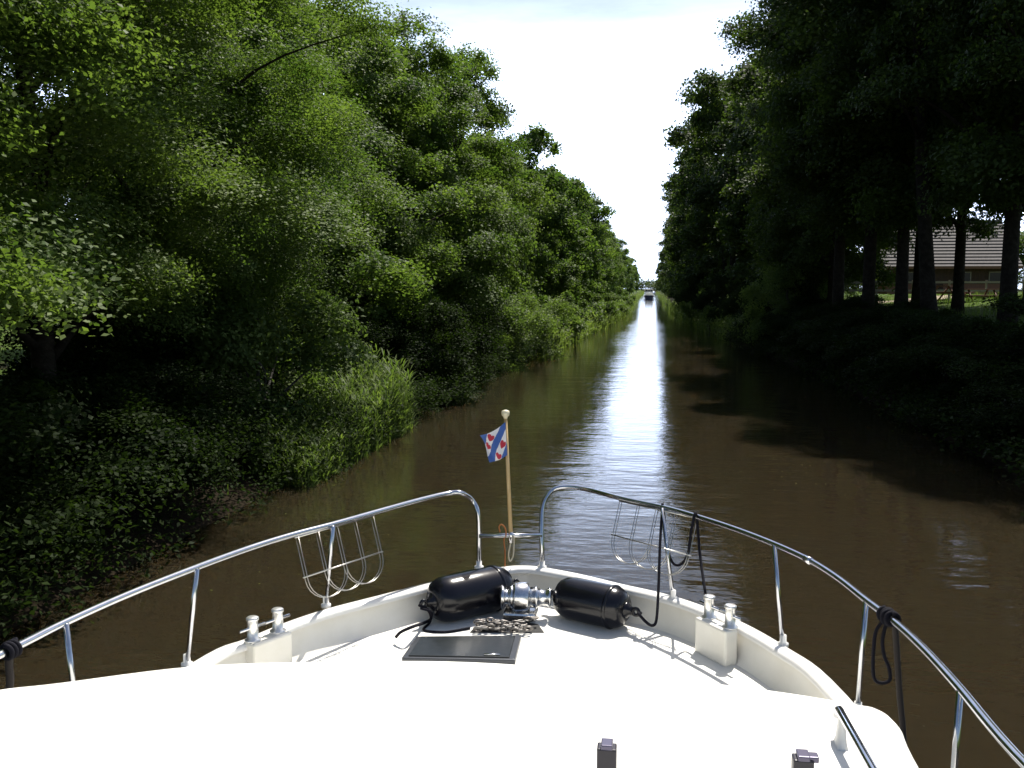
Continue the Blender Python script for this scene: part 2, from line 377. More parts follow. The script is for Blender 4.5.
def trunk_mesh(rng, H, r0, base, cents, nl=14, lean=(0, 0), fork=False):
    mb = MB(); wob = rng.uniform(-.25, .25, (8, 2))
    def axis(t): 
        i = t * 6.99; k = int(i); f = i - k; w = wob[k] * (1 - f) + wob[min(k + 1, 7)] * f
        return Vector((w[0] * t + lean[0] * t * .9, w[1] * t + lean[1] * t * .9, t * H))
    T = np.linspace(0, .8, 14); pts = [axis(t) for t in T]; pts[0].z = -.5
    rad = [r0 * (1.35 if i == 0 else 1.0) * (1 - .86 * t) for i, t in enumerate(T)]
    mb.tube(pts, rad, 9)
    idx = rng.choice(len(cents), size=min(nl, len(cents)), replace=False)
    for i in idx:
        c = Vector(cents[i]); t0 = max(.12, min(.85, (c.z - (1.0 + .55 * math.hypot(c.x, c.y))) / H)); a = axis(t0)
        mid = a.lerp(c, .5) + Vector((rng.uniform(-.2, .2), rng.uniform(-.2, .2), .12 * (c - a).length))
        ra = r0 * (1 - .86 * t0) * .5
        pth = smooth_path([a, mid, c], 4); mb.tube(pth, list(np.linspace(ra, .012, len(pth))), 6)
    return mb

protos = {}
def make_proto(key, seed, H, base, prof, rad, nclust, per, cl_r, leaf, lm, bark, r0, lean=(0, 0), nl=14, up=.4, lump=.58):
    rng = np.random.default_rng(seed)
    p, tn, ce, nn = crown_points(rng, H, base, prof, rad, nclust, per, cl_r, lean, lump)
    cr_ = leaf_object('crown', p, leaf, M[lm], rng, tint=tn, up=up, nbias=nn)
    tr_ = trunk_mesh(rng, H, r0, base, ce, nl, lean).build('trunk', M[bark])
    protos[key] = (tr_, cr_, H)
P_ROUND = [(0, .45), (.12, .8), (.35, 1), (.6, .92), (.82, .62), (.95, .3), (1, .08)]
P_TALL = [(0, .35), (.15, .75), (.4, .95), (.65, 1), (.85, .78), (.96, .42), (1, .1)]
P_SPIRE = [(0, .6), (.2, 1), (.5, .85), (.75, .55), (.92, .25), (1, .05)]
# near-left leafy trees: foliage nearly to the ground, leaves at true size
make_proto('near_a', 11, 15.5, 2.8, P_ROUND, 4.3, 680, 340, .74, .070, 'leaf_left', 'bark', .21)
make_proto('near_b', 12, 16.5, 3.2, P_TALL, 4.2, 700, 340, .72, .068, 'leaf_left', 'bark', .20)
make_proto('left_a', 14, 14.2, 1.4, P_ROUND, 3.7, 560, 170, .68, .118, 'leaf_left', 'bark', .20)
make_proto('left_b', 15, 15.0, 1.6, P_SPIRE, 3.9, 560, 170, .66, .115, 'leaf_left', 'bark', .19)
make_proto('left_c', 13, 13.6, 1.2, P_SPIRE, 3.6, 480, 130, .70, .125, 'leaf_willow', 'bark_grey', .16)
# right-bank tall trees: clean boles, dense heads
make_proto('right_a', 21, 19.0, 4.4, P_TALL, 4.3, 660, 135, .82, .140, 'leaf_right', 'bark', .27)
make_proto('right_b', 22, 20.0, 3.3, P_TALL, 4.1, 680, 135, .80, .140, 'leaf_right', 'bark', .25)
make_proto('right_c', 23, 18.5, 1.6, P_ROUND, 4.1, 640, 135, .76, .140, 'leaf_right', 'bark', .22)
# for the distance: fewer, larger faces
make_proto('mid_l', 31, 16.0, 1.0, P_ROUND, 3.8, 420, 48, .85, .27, 'leaf_left', 'bark', .2, nl=8)
make_proto('mid_l2', 32, 17.0, 1.2, P_TALL, 3.4, 420, 48, .85, .27, 'leaf_left', 'bark', .2, nl=8)
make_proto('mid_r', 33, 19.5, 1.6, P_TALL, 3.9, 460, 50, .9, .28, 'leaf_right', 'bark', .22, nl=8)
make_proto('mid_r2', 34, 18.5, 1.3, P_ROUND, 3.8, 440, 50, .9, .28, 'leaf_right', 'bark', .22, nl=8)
# shrubs
P_BUSH = [(0, .7), (.3, 1), (.7, .8), (1, .25)]
make_proto('bush_a', 41, 2.6, .1, P_BUSH, 1.7, 120, 130, .44, .078, 'leaf_under', 'bark', .05, nl=8, lump=.45)
make_proto('bush_b', 42, 3.2, .1, P_BUSH, 1.6, 130, 130, .44, .08, 'leaf_willow', 'bark_grey', .05, nl=8, lump=.45)
make_proto('bush_c', 43, 2.2, .1, P_BUSH, 1.5, 70, 45, .45, .17, 'leaf_willow', 'bark_grey', .05, nl=4, lump=.45)
used = set()
def plant(name, key, x, y, s, rz, label, cat, group=None, z=None, sink=.05, names=('trunk', 'crown')):
    r = root(name, (x, y, (ground_z(x, y) if z is None else z) - sink), label, cat, group)
    r.rotation_euler = (0, 0, rz); r.scale = (s[0], s[0], s[1]) if hasattr(s, '__len__') else (s, s, s)
    for src, nm in zip(protos[key][:2], names):
        if (key, nm) not in used: o = src; used.add((key, nm))
        else: o = src.copy(); COL.objects.link(o)
        o.name = nm; o.parent = r; o.location = (0, 0, 0)
    return r

rnd = random.Random(5)
# --- left bank, front row
left_front = [
 (4.0, 9.2, 'near_b', (1.0, .80), 'shaded leafy tree leaning in at the extreme left, nearest on that bank'),
 (8.6, 9.0, 'near_a', (1.0, .76), 'big dark leafy tree filling the upper left corner over the shaded bank'),
 (13.2, 9.0, 'near_b', (.98, .70), 'dark-sided leafy tree with sunlit upper leaves, second from the left corner'),
 (17.4, 9.3, 'near_a', (.92, .66), 'full leafy tree with bright low boughs reaching over the bank reeds'),
 (21.5, 10.9, 'left_a', (.95, .74), 'tall sunlit leafy tree rising behind the reeds on the left bank'),
 (26.0, 10.4, 'left_b', (1.0, .74), 'broad leafy tree with its top cut by the photo edge, just past the reeds'),
 (31.0, 9.4, 'left_a', (.98, .80), 'leafy tree with ragged crown at the top edge beside the open sky'),
 (36.5, 9.0, 'left_b', (1.02, .86), 'tall dark-topped tree standing out against the sky left of the canal'),
 (42.0, 8.6, 'left_a', .97, 'leafy tree whose feathery top twigs stick out towards the sky gap'),
]
for y, x, k, s, lab in left_front:
    plant('leafy_tree', k, -x, y, s, rnd.uniform(0, 6.28), lab, 'tree', 'trees lining the left bank')
far_l = 'leafy tree in the row receding along the left bank towards the vanishing point'
for y in [48, 54, 60.5, 67, 74, 82, 90, 99, 109, 120, 132, 146, 162, 180, 200, 222, 248, 280, 320, 365, 420, 490, 570]:
    plant('leafy_tree', rnd.choice(['mid_l', 'mid_l2']), -(bank_l(y) + 4.2 + rnd.uniform(-.3, .6)), y, rnd.uniform(.70, .86), rnd.uniform(0, 6.28), far_l, 'tree', 'far trees of the left bank row')
back_l = 'tree of the shaded wood behind the front row on the left bank'
for x, y, k in [(-13.2, 9, 'left_b'), (-13.5, 14.5, 'left_a'), (-12.6, 24, 'left_c'), (-13.4, 28.5, 'left_b'), (-13.6, 35, 'left_a'), (-19.5, 17, 'left_b'), (-42, 62, 'mid_l'), (-50, 66, 'mid_l2'), (-34, 60, 'mid_l2'), (-58, 62, 'mid_l'), (-26, 58, 'mid_l'), (-19, 38, 'mid_l2'), (-13.5, 41, 'mid_l')]:
    plant('leafy_tree', k, x, y, rnd.uniform(.9, 1.08), rnd.uniform(0, 6.28), back_l, 'tree', 'wood behind the left bank row')
for i in range(9):
    y = 50 + i * 9.5
    plant('leafy_tree', rnd.choice(['mid_l', 'mid_l2']), -(bank_l(y) + 8.5 + rnd.uniform(-.6, .8)), y, rnd.uniform(.8, .95), rnd.uniform(0, 6.28), back_l, 'tree', 'wood behind the left bank row')
# --- right bank, front row
right_front = [
 (1008, 30.0, 'right_b', 1.0, 'thick dark trunk nearest the right edge beside the barn roof gap'),
 (1046, 27.5, 'right_a', .92, 'near leafy tree hanging sprays into the right edge of the photo'),
 (958, 41.0, 'right_b', .92, 'slim straight trunk standing midway across the barn roof'),
 (931, 34.0, 'right_a', 1.0, 'dark trunk leaning slightly left in front of the barn roof'),
 (901, 38.0, 'right_b', 1.0, 'dark trunk at the left end of the barn roof'),
 (868, 39.5, 'right_a', 1.0, 'dark bole left of the barn in deep shade on the right bank'),
 (838, 43.0, 'right_a', .98, 'dark tree at the start of the solid right bank wall of trees'),
 (1030, 37.0, 'right_b', .95, 'dark trunk at the very right edge behind the thick trunk'),
 (832, 48.0, 'right_c', 1.06, 'tall tree with sunlit left flank at the top edge right of the sky gap'),
]
for px, y, k, s, lab in right_front:
    tr_ = plant('tall_tree', k, at_y(px, 300, y).x, y, s, rnd.uniform(0, 6.28), lab, 'tree', 'trees lining the right bank')
    if px == 931: tr_.rotation_euler = (0, R(-4.5), 0)
far_r = 'dark tree in the row receding along the right bank towards the vanishing point'
for y in [54, 60, 66.5, 73, 80, 88, 97, 107, 118, 130, 144, 160, 178, 198, 220, 246, 280, 320, 365, 420, 490, 570]:
    plant('tall_tree', rnd.choice(['mid_r', 'mid_r2']), bank_r(y) + (3.9 if y < 78 else 2.7) + rnd.uniform(-.3, .5), y, rnd.uniform(.90, 1.04) * (1.12 if 78 < y < 150 else 1), rnd.uniform(0, 6.28), far_r, 'tree', 'far trees of the right bank row')
back_r = 'tall tree in the second row behind the shaded right bank'
for x, y, k in [(16.4, 36.5, 'right_b'), (12.2, 46.5, 'right_a'), (9.0, 53, 'right_c'), (9.4, 60, 'mid_r'), (10.5, 68, 'mid_r2')]:
    plant('tall_tree', k, x, y, rnd.uniform(.92, 1.06), rnd.uniform(0, 6.28), back_r, 'tree', 'second row behind the right bank')

for i in range(8):
    y = 66 + i * 11
    plant('tall_tree', rnd.choice(['mid_r', 'mid_r2']), bank_r(y) + 7.0 + rnd.uniform(-.6, .8), y, rnd.uniform(.8, .95), rnd.uniform(0, 6.28), back_r, 'tree', 'second row behind the right bank')
for x, y, s in ((27.5, 84, 1.9), (31.5, 82, 2.1), (36, 86, 2.2), (23, 88, 2.0), (15.5, 86, 1.8), (12, 84, 2.0)):
    plant('bush', 'bush_b', x, y, s, rnd.uniform(0, 6.28), 'tall garden hedge bush behind the barn and its lawn', 'bush', 'bushes behind the barn', names=('stems', 'foliage'))
# --- shrubs
for x, y, s, k, lab in [
  (-7.6, 18.0, (1.2, 1.15), 'bush_b', 'pale green bush with bright drooping sprays at the foot of the left trees'),
  (-6.5, 27.5, (1.2, 1.0), 'bush_a', 'dark round bush hanging over the water beyond the left reeds'),
  (-6.4, 32.5, (1.15, 1.0), 'bush_a', 'dark bush over the water, second beyond the left reeds'),
  (-6.2, 39.5, (1.2, .95), 'bush_b', 'bright yellow-green bush jutting from the left bank at mid distance'),
  (-6.0, 45.5, (1.3, 1.1), 'bush_b', 'tall pale bush beside the yellow-green one at mid distance on the left'),
  (4.1, 84, (1.0, 1.3), 'bush_c', 'sunlit yellow-green bush at the waterline of the far right bank'),
  (6.9, 50, (1.3, 1.5), 'bush_b', 'leafy bush catching sun low on the dark right bank')]:
    plant('bush', k, x, y, s, rnd.uniform(0, 6.28), lab, 'bush', 'bushes on the banks', names=('stems', 'foliage'))
for i in range(18):
    y = 6.0 + i * 1.75 + rnd.uniform(-.6, .6)
    x = (-6.7 if y < 14 else -7.6) - rnd.uniform(0, 1.0)
    s = rnd.uniform(.75, 1.1)
    if 14.0 < y < 24: x = -9.4
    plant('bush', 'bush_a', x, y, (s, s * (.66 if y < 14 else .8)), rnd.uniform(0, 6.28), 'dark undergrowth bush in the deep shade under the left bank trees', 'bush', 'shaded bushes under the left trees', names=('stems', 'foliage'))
for i in range(30):
    y = 17.5 + i * 1.25 + rnd.uniform(-.4, .4); s = rnd.uniform(.75, 1.05)
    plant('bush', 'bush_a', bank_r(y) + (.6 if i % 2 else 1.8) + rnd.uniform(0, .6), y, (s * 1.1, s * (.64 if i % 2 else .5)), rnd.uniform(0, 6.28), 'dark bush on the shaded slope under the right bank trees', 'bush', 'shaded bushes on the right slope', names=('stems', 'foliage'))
for i in range(16):
    y = 52 + i * 6.5 + rnd.uniform(-1, 1); s = rnd.uniform(.8, 1.15)
    plant('bush', 'bush_c', -(bank_l(y) + .5 + rnd.uniform(0, .4)), y, (s, s * rnd.uniform(.9, 1.3)), rnd.uniform(0, 6.28), 'sunlit yellow-green bush at the waterline of the far left bank', 'bush', 'sunlit bushes along the far left bank', names=('stems', 'foliage'))
for i in range(18):
    y = 50 + i * 5.5 + rnd.uniform(-1, 1); s = rnd.uniform(.7, 1.0)
    if abs(y - 84) < 3: continue
    plant('bush', 'bush_a', bank_r(y) + .9 + rnd.uniform(0, .9), y, (s * 1.15, s * rnd.uniform(1.1, 1.7)), rnd.uniform(0, 6.28), 'dark bush at the waterline of the far right bank', 'bush', 'dark bushes along the far right bank', names=('stems', 'foliage'))

# --- reeds, grass, undergrowth (uncountable)
def blades(rng, xy, h, width, bend, leaves=0):
    """upright tapering blades as chains of quads"""
    V = []; T = []
    for (x, y), hh in zip(xy, h):
        z0 = max(ground_z(x, y), -.1); th = rng.uniform(0, 6.28); d = np.array([math.cos(th), math.sin(th), 0]); w = np.array([-d[1], d[0], 0]) * width
        b = bend * rng.uniform(.2, 1) * hh; tint = rng.uniform(0, 1); prev = np.array([x, y, z0]); 
        for k in range(3):
            t = (k + 1) / 3; q = np.array([x, y, z0]) + d * b * t * t + np.array([0, 0, hh * t * (1 - .15 * t * bend)])
            w0, w1 = w * (1 - k / 3.2), w * (1 - (k + 1) / 3.2); V.append([prev - w0, prev + w0, q + w1, q - w1]); T.append(tint); 
            if leaves:
                for _ in range(leaves):
                    a = rng.uniform(0, 6.28); f = rng.uniform(); s0 = prev * (1 - f) + q * f; L = hh * rng.uniform(.18, .34)
                    e = np.array([math.cos(a), math.sin(a), rng.uniform(.6, 1.7)]); e /= np.linalg.norm(e); pw = np.array([-math.sin(a), math.cos(a), 0]) * width * 1.5
                    m_ = s0 + e * L * .5; tp = s0 + e * L + np.array([0, 0, -L * .25])
                    V.append([s0, m_ + pw, tp, m_ - pw]); T.append(np.clip(tint + rng.uniform(-.2, .2), 0, 1))
            prev = q
    return np.array(V), np.array(T)
rng = np.random.default_rng(77)
k = 1500; yy = rng.uniform(15.0, 22.2, k); xx = np.array([-bank_l(y) for y in yy]) + rng.uniform(-.7, .45, k)
hh = np.interp(yy, [15.0, 17.5, 20, 21.6, 22.2], [.7, 1.0, 1.35, 1.7, 1.2]) * rng.uniform(.6, 1.1, k)
V, T = blades(rng, np.c_[xx, yy], hh, .011, .14, 3)
tag(quads_object('reeds', V, M['reed'], tint=T), 'bright green reed bed at the water edge on the left bank', 'reeds', kind='stuff')
k = 2000; yy = np.concatenate([rng.uniform(46, 150, 1500), rng.uniform(150, 600, 500)]); xx = np.array([-bank_l(y) for y in yy]) + rng.uniform(-1.0, .5, k)
V, T = blades(rng, np.c_[xx, yy], rng.uniform(.7, 1.6, k), .035, .3, 2)
tag(quads_object('reeds', V, M['reed'], tint=T), 'yellow-green reed fringe running along the far left waterline', 'reeds', kind='stuff')
k = 1100; yy = np.concatenate([rng.uniform(60, 150, 700), rng.uniform(150, 600, 400)]); xx = np.array([bank_r(y) for y in yy]) + rng.uniform(-.4, .9, k)
V, T = blades(rng, np.c_[xx, yy], rng.uniform(.6, 1.4, k), .035, .3, 2)
tag(quads_object('reeds', V, M['reed'], tint=T), 'reed fringe running along the far right waterline', 'reeds', kind='stuff')
k = 9000; yy = rng.uniform(16, 62, k); xx = np.array([bank_r(y) for y in yy]) + rng.uniform(.5, 14, k) 
V, T = blades(rng, np.c_[xx, yy], rng.uniform(.12, .42, k), .012, .5)
tag(quads_object('grass', V, M['grass'], tint=T), 'long grass under the trees on the right bank', 'grass', kind='stuff')
k = 5000; yy = rng.uniform(5, 48, k); xx = np.array([-bank_l(y) for y in yy]) - rng.uniform(.3, 24, k)
V, T = blades(rng, np.c_[xx, yy], rng.uniform(.15, .5, k), .012, .5)
tag(quads_object('grass', V, M['grass'], tint=T), 'long grass under the trees on the left bank', 'grass', kind='stuff')
def cover(side, y0, y1, n, per, h, wd):
    c = []
    for _ in range(n):
        y = rng.uniform(y0, y1); o = rng.uniform(-.45, wd); x = -bank_l(y) - o if side < 0 else bank_r(y) + o
        z = max(ground_z(x, y), .02); s = rng.uniform(.25, .5); g = rng.normal(size=(per, 3)) * [s * .5, s * .5, s * .3]
        c.append(g + [x, y, z + rng.uniform(.05, h) * (1.4 if y < 15 else 1)])
    return np.concatenate(c)
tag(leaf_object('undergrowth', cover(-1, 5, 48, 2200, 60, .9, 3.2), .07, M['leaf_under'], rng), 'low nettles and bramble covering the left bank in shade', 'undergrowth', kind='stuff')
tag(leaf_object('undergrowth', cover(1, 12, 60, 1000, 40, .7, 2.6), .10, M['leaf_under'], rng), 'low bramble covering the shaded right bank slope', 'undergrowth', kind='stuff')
pts = rng.uniform(size=(60, 3)) * [1, 1, 0] + 0.0
fl = np.c_[rng.normal(size=(70, 2)) * .5, np.zeros(70)]
ctr = [(at_z(228, 508, 0), 22), (at_z(798, 476, 0), 14), (at_z(300, 560, 0), 12), (at_z(720, 350, 0), 22)]
q_ = []; kk_ = 0
for c0, n0 in ctr:
    for _ in range(n0): q_.append([c0.x + fl[kk_, 0] * 1.2, c0.y + fl[kk_, 1] * 1.6, .008]); kk_ += 1
tag(leaf_object('floating_leaves', np.array(q_), .035, M['reed'], rng, up=12), 'few fallen leaves floating on the brown water', 'leaves', kind='stuff')
# the wood closing the view beyond the canal
pts = []
for i in range(60):
    x = rng.uniform(-60, 60); pts.append(rng.normal(size=(220, 3)) * [4.5, 4, 2.6] + [x, 900 + rng.uniform(0, 40), 6 + rng.uniform(-1.5, 2)])
tag(leaf_object('distant_wood', np.concatenate(pts), 1.5, M['leaf_far'], rng), 'low hazy wood closing the end of the canal', 'wood', kind='stuff')

# ------------------------------------------------------------------ farm behind the right bank
BX, BY, BZ = 23.3, 74.0, 2.95
barn = root('barn', (BX, BY, BZ), 'long low barn with grey tiled roof behind the right bank trunks', 'barn')
x0, x1 = BX - 6.5, BX + 3.0
MB().box(((x0 + x1) / 2, BY + 4, BZ + .9), (x1 - x0 - .8, 8, 2.0)).build('wall', M['brick'], barn)
boards = MB()
for i in range(int((x1 - x0 - 1) / .25)): boards.box((x0 + .55 + i * .25, BY - .02, BZ + 1.2), (.235, .03, 1.1))
boards.build('board_cladding', M['barn_wood'], barn)
rf = MB(); ncrs = 14
for i in range(ncrs):                                              # overlapping tile courses
    t0 = i / ncrs; yy0 = BY - .6 + t0 * 4.6; zz0 = BZ + 1.85 + t0 * 3.4
    rt = Matrix.Rotation(math.atan2(3.4, 4.6) - .16, 3, 'X')
    rf.box(((x0 + x1) / 2 + .02 * (i % 2), yy0 + .16, zz0 + .13), (x1 - x0, .52, .10), rt)
    rf.box(((x0 + x1) / 2 + .02 * (i % 2), BY + 8.6 - t0 * 4.6 - .16, zz0 + .13), (x1 - x0, .52, .10), Matrix.Rotation(-math.atan2(3.4, 4.6) + .16, 3, 'X'))
roof = rf.build('roof', M['roof_tile'], barn)
MB().tube([(x0, BY + 4.0, BZ + 5.35), (x1, BY + 4.0, BZ + 5.35)], .13, 8).build('ridge', M['roof_tile'], roof)
MB().box(((x0 + x1) / 2, BY - .66, BZ + 1.82), (x1 - x0, .06, .2)).build('gutter_board', M['table_wood'], barn)
for wx in (BX - 4.6, BX - .8, BX + 1.4):
    w = MB().box((wx, BY - .06, BZ + 1.15), (1.0, .08, .75)).build('window', M['fence_wood'], barn)
    MB().box((wx, BY - .105, BZ + 1.15), (.86, .012, .62)).build('pane', M['window'], w)
MB().box((BX - 2.7, BY - .07, BZ + .9), (1.0, .08, 1.8)).build('door', M['barn_wood'], barn)

def fence(label, xa, xb, y, z):
    r = root('wooden_fence', ((xa + xb) / 2, y, z), label, 'fence')
    n = int((xb - xa) / 1.8)
    for i in range(n + 1): MB().box((xa + i * (xb - xa) / n, y, z + .5), (.09, .09, 1.2)).build('post', M['fence_wood'], r)
    for h_ in (.55, .98): MB().box(((xa + xb) / 2, y - .07, z + h_), (xb - xa, .035, .11)).build('rail', M['fence_wood'], r)
fence('weathered post and rail fence in front of the barn', 10.0, 24.5, 53.0, ground_z(17, 53))
sandp = [[Vector((x, y, ground_z(x, y) + .03)) for x in np.linspace(9.5, 27, 14)] for y in (55, 56.2, 57.4, 58.6)]
MB().loft(sandp).build('sand_path', M['sand'], kind='structure')

def picnic(x, y, rz, label):
    z = ground_z(x, y); r = root('picnic_table', (0, 0, 0), label, 'picnic table', 'picnic tables by the barn')
    top = MB()
    for i in range(4): top.box((0, -.3 + i * .2, .74), (1.8, .18, .045))
    top.build('tabletop', M['table_wood'], r)
    for s in (-1, 1):
        b = MB()
        for i in range(2): b.box((0, s * (.68 + i * .13), .44), (1.8, .12, .045))
        b.build('bench', M['table_wood'], r)
        for q in (-1, 1): MB().tube([(s * .65, q * .8, -.02), (s * .65, q * .25, .715)], .045, 6).build('leg', M['table_wood'], r)
        MB().box((s * .7, 0, .40), (.045, 1.5, .09)).build('crossbeam', M['table_wood'], r)
    r.location = (x, y, z); r.rotation_euler = (0, 0, rz)
picnic(15.75, 49.5, .25, 'brown picnic table in the gap right of the slim trunk')
picnic(14.6, 50.2, .9, 'brown picnic table between the leaning trunk and the slim trunk')
# ------------------------------------------------------------------ oncoming boat far down the canal
def oncoming():
    bx, by = -.3, 300.0
    r = root('motor_boat', (bx, by, 0), 'small white motor boat coming on far down the canal', 'boat')
    prof = [(0, 0), (.35, .55), (1.0, 1.2), (2.2, 1.55), (4, 1.65), (8, 1.55)]
    def ring(z, k): return [Vector((bx - w * k, by + s, z)) for s, w in reversed(prof)] + [Vector((bx + w * k, by + s, z)) for s, w in prof[1:]]
    MB().loft([ring(-.3, .7), ring(.25, .9), ring(1.0, 1.0)], closed=True).build('hull', M['hull_blue'], r)
    d = MB().loft([ring(1.0, 1.03), ring(1.12, 1.03)], closed=True); q = ring(1.12, 1.03); d.add(q, [tuple(range(len(q)))]); d.build('deck', M['gelcoat'], r)
    MB().box((bx, by + 3.6, 1.5), (2.2, 3.0, .8)).build('cabin', M['gelcoat'], r, bevel=.08)
    MB().box((bx, by + 5.2, 2.15), (2.5, 2.4, 1.5)).build('wheelhouse', M['gelcoat'], r, bevel=.06)
    MB().box((bx, by + 5.2, 2.95), (2.8, 2.9, .1)).build('roof', M['white_paint'], r, bevel=.03)
    for s in (-.78, 0, .78): MB().box((bx + s, by + 3.99, 2.5), (.64, .03, .55)).build('window', M['window'], r)
    rl = MB(); rl.tube([(bx - 1.5, by + 3, 1.7), (bx - 1.0, by + 1, 1.75), (bx, by + .1, 1.8), (bx + 1.0, by + 1, 1.75), (bx + 1.5, by + 3, 1.7)], .03, 6)
    for s, w in ((.1, 0), (1, 1.0), (1, -1.0), (2.2, 1.3), (2.2, -1.3)): rl.tube([(bx + w, by + s, 1.1), (bx + w, by + s, 1.74)], .025, 6)
    rl.build('bow_rail', M['steel'], r)
    MB().tube([(bx, by + 5, 3.0), (bx, by + 5, 4.0)], .03, 6).build('mast', M['white_paint'], r)
oncoming()

# ------------------------------------------------------------------ our own boat
CX, ZC, ZD, ZR, ZT = -.62, 1.50, 1.315, 2.0, 1.95         # centre line, bulwark cap, deck, guard rail, coachroof
yacht = root('motor_yacht', (CX, 3.0, 0), 'white motor yacht foredeck seen from its helm, with steel guard rails', 'boat')
cap_px = [(206, 654.5), (245, 639), (284, 623), (326, 609), (380, 595), (431, 582), (470, 572.5), (505, 566.5), (523, 565.5), (542, 567), (580, 574), (622, 584), (662, 593), (698, 604), (744, 623), (788, 648), (831, 679)]
cap = [at_z(x, y, ZC) for x, y in cap_px]
aftL = [Vector((CX + w, s, ZC)) for s, w in ((-4.6, -1.35), (-3.5, -1.6), (-1, -1.74), (1, -1.76), (2.6, -1.72), (3.5, -1.63))]
aftR = [Vector((CX - (v.x - CX), v.y, v.z)) for v in reversed(aftL)]
outl = smooth_path(aftL + cap + aftR, 5)
def inset(path, d):
    o = []
    for i, p in enumerate(path):
        t = (path[min(i + 1, len(path) - 1)] - path[max(i - 1, 0)]); t.z = 0; t.normalize()
        o.append(p + Vector((t.y, -t.x, 0)) * d)
    return o
def lev(path, z): return [Vector((p.x, p.y, z)) for p in path]
def pull(path, k, back, z):
    return [Vector((CX + (p.x - CX) * k, p.y - back * max(0, (p.y - 2.5) / 3.5), z)) for p in path]
MB().loft([pull(outl, .55, 1.0, -.45), pull(outl, .8, .75, .05), pull(outl, .9, .4, .6), pull(outl, .985, .06, 1.2), lev(inset(outl, .004), ZC - .045)]).build('hull', M['gelcoat'], yacht)
i1, i2, i3 = inset(outl, -.012), inset(outl, .075), inset(outl, .085)
MB().loft([lev(i1, ZC - .05), lev(i1, ZC - .012), lev(outl, ZC), lev(inset(outl, .06), ZC + .002), lev(i2, ZC - .012), lev(i2, ZC - .03)]).build('bulwark_cap', M['white_paint'], yacht)
inn = inset(outl, .085)
MB().loft([lev(inset(outl, .055), ZC - .02), lev(inset(outl, .06), ZC - .06), lev(inn, ZD + .03), lev(inset(outl, .115), ZD)]).build('bulwark', M['gelcoat'], yacht)
tr = MB(); ring_ = [pull(outl, .55, 1.0, -.45), lev(outl, ZC)]; tr.add([ring_[0][0], ring_[0][-1], ring_[1][-1], ring_[1][0]], [(0, 1, 2, 3)]); tr.build('transom', M['gelcoat'], yacht)
dk = MB(); di = lev(inset(outl, .085), ZD + .003); half = len(di) // 2
for i in range(half):
    a, b, c_, d_ = di[i], di[i + 1], di[-2 - i], di[-1 - i]
    dk.add([a, b, c_, d_], [(0, 1, 2, 3)] if i < half - 1 or len(di) % 2 == 0 else [(0, 1, 2)])
dk.build('foredeck', M['deck'], yacht)
# coachroof
def rot_half(): pass
rf_px = [(195, 663), (771, 687), (852, 700), (880, 706)]
pl, pa, pb, pc = [at_z(x, y, ZT) for x, y in rf_px]
front = [Vector((CX - 1.57, -1.6, ZT)), Vector((CX - 1.60, 1.0, ZT)), Vector((CX - 1.63, 2.3, ZT)), Vector((CX - 1.62, 2.70, ZT)), at_z(-8, 688, ZT), at_z(60, 679.5, ZT), pl, Vector((-1.15, 3.27, ZT)), Vector((-.62, 3.34, ZT)), Vector((-.05, 3.31, ZT)), pa, pb, pc, Vector((pc.x + .04, pc.y - .11, ZT)), at_z(925, 768, ZT), Vector((CX + 1.44, 1.6, ZT)), Vector((CX + 1.45, -1.6, ZT))]
fp = smooth_path(front, 6)
def fwd(path, k, out_, z): return [Vector((p.x + out_ * (1 if p.x > CX else -1) * min(1, abs(p.x - CX)), p.y + k * max(0, min(1, (p.y - 2.4) / .6)), z)) for p in path]
t_in = inset(fp, .06); t_in2 = inset(fp, .5)
cr_mb = MB().loft([fwd(fp, 1.0, .03, ZD - .01), fwd(fp, .55, .02, ZD + .36), fwd(fp, .02, .005, ZT - .05), lev(inset(fp, .006), ZT - .02), lev(inset(fp, .022), ZT - .004), lev(t_in, ZT)])
hp = len(t_in) // 2
tv = lev(t_in, ZT)
for i in range(hp):
    a, b, c_, d_ = tv[i], tv[i + 1], tv[-2 - i], tv[-1 - i]
    if i + 1 == len(tv) - 2 - i: cr_mb.add([a, b, d_], [(0, 1, 2)], True)
    else: cr_mb.add([a, b, c_, d_], [(0, 1, 2, 3)], True)
cr_mb.build('coachroof', M['deck'], yacht)

# guard rails
def rail_pts(px): return [at_z(x, y, ZR) for x, y in px]
railL_px = [(12, 649), (64, 623), (129, 594), (199, 566.5), (250, 548), (292, 535), (334, 524), (380, 511), (420, 500), (448, 493.5)]
railR_px = [(570, 487), (590, 490), (622, 498.5), (662, 507), (695, 516), (735, 529), (774, 544), (809, 560), (838, 578), (866, 600), (893, 620.5), (923, 648), (960, 688.5), (1017, 756)]
Ll = [Vector((CX - 1.70, -2.0, ZR)), Vector((CX - 1.74, .5, ZR)), Vector((CX - 1.72, 2.2, ZR))] + rail_pts(railL_px)
Rr = rail_pts(railR_px) + [Vector((CX + 1.72, 2.0, ZR)), Vector((CX + 1.74, .5, ZR)), Vector((CX + 1.70, -2.0, ZR))]
bL, bR = at_z(479, 567, ZC), at_z(542, 567, ZC)
YL, YR = bL.y, bR.y
endL = [at_y(461, 493, Ll[-1].y + .03), at_y(472, 500, YL + .03), at_y(478, 513, YL + .02), at_y(479, 532, YL + .01), at_y(479, 550, YL), bL + Vector((0, 0, -.01))]
endR = [bR + Vector((0, 0, -.01)), at_y(542, 550, YR), at_y(541.5, 530, YR + .03), at_y(542, 511, YR + .08), at_y(546, 498, YR + .12), at_y(555, 489, YR + .16)]
pathL = smooth_path(Ll + endL, 6); pathR = smooth_path(endR + Rr, 6)
RT = .0155
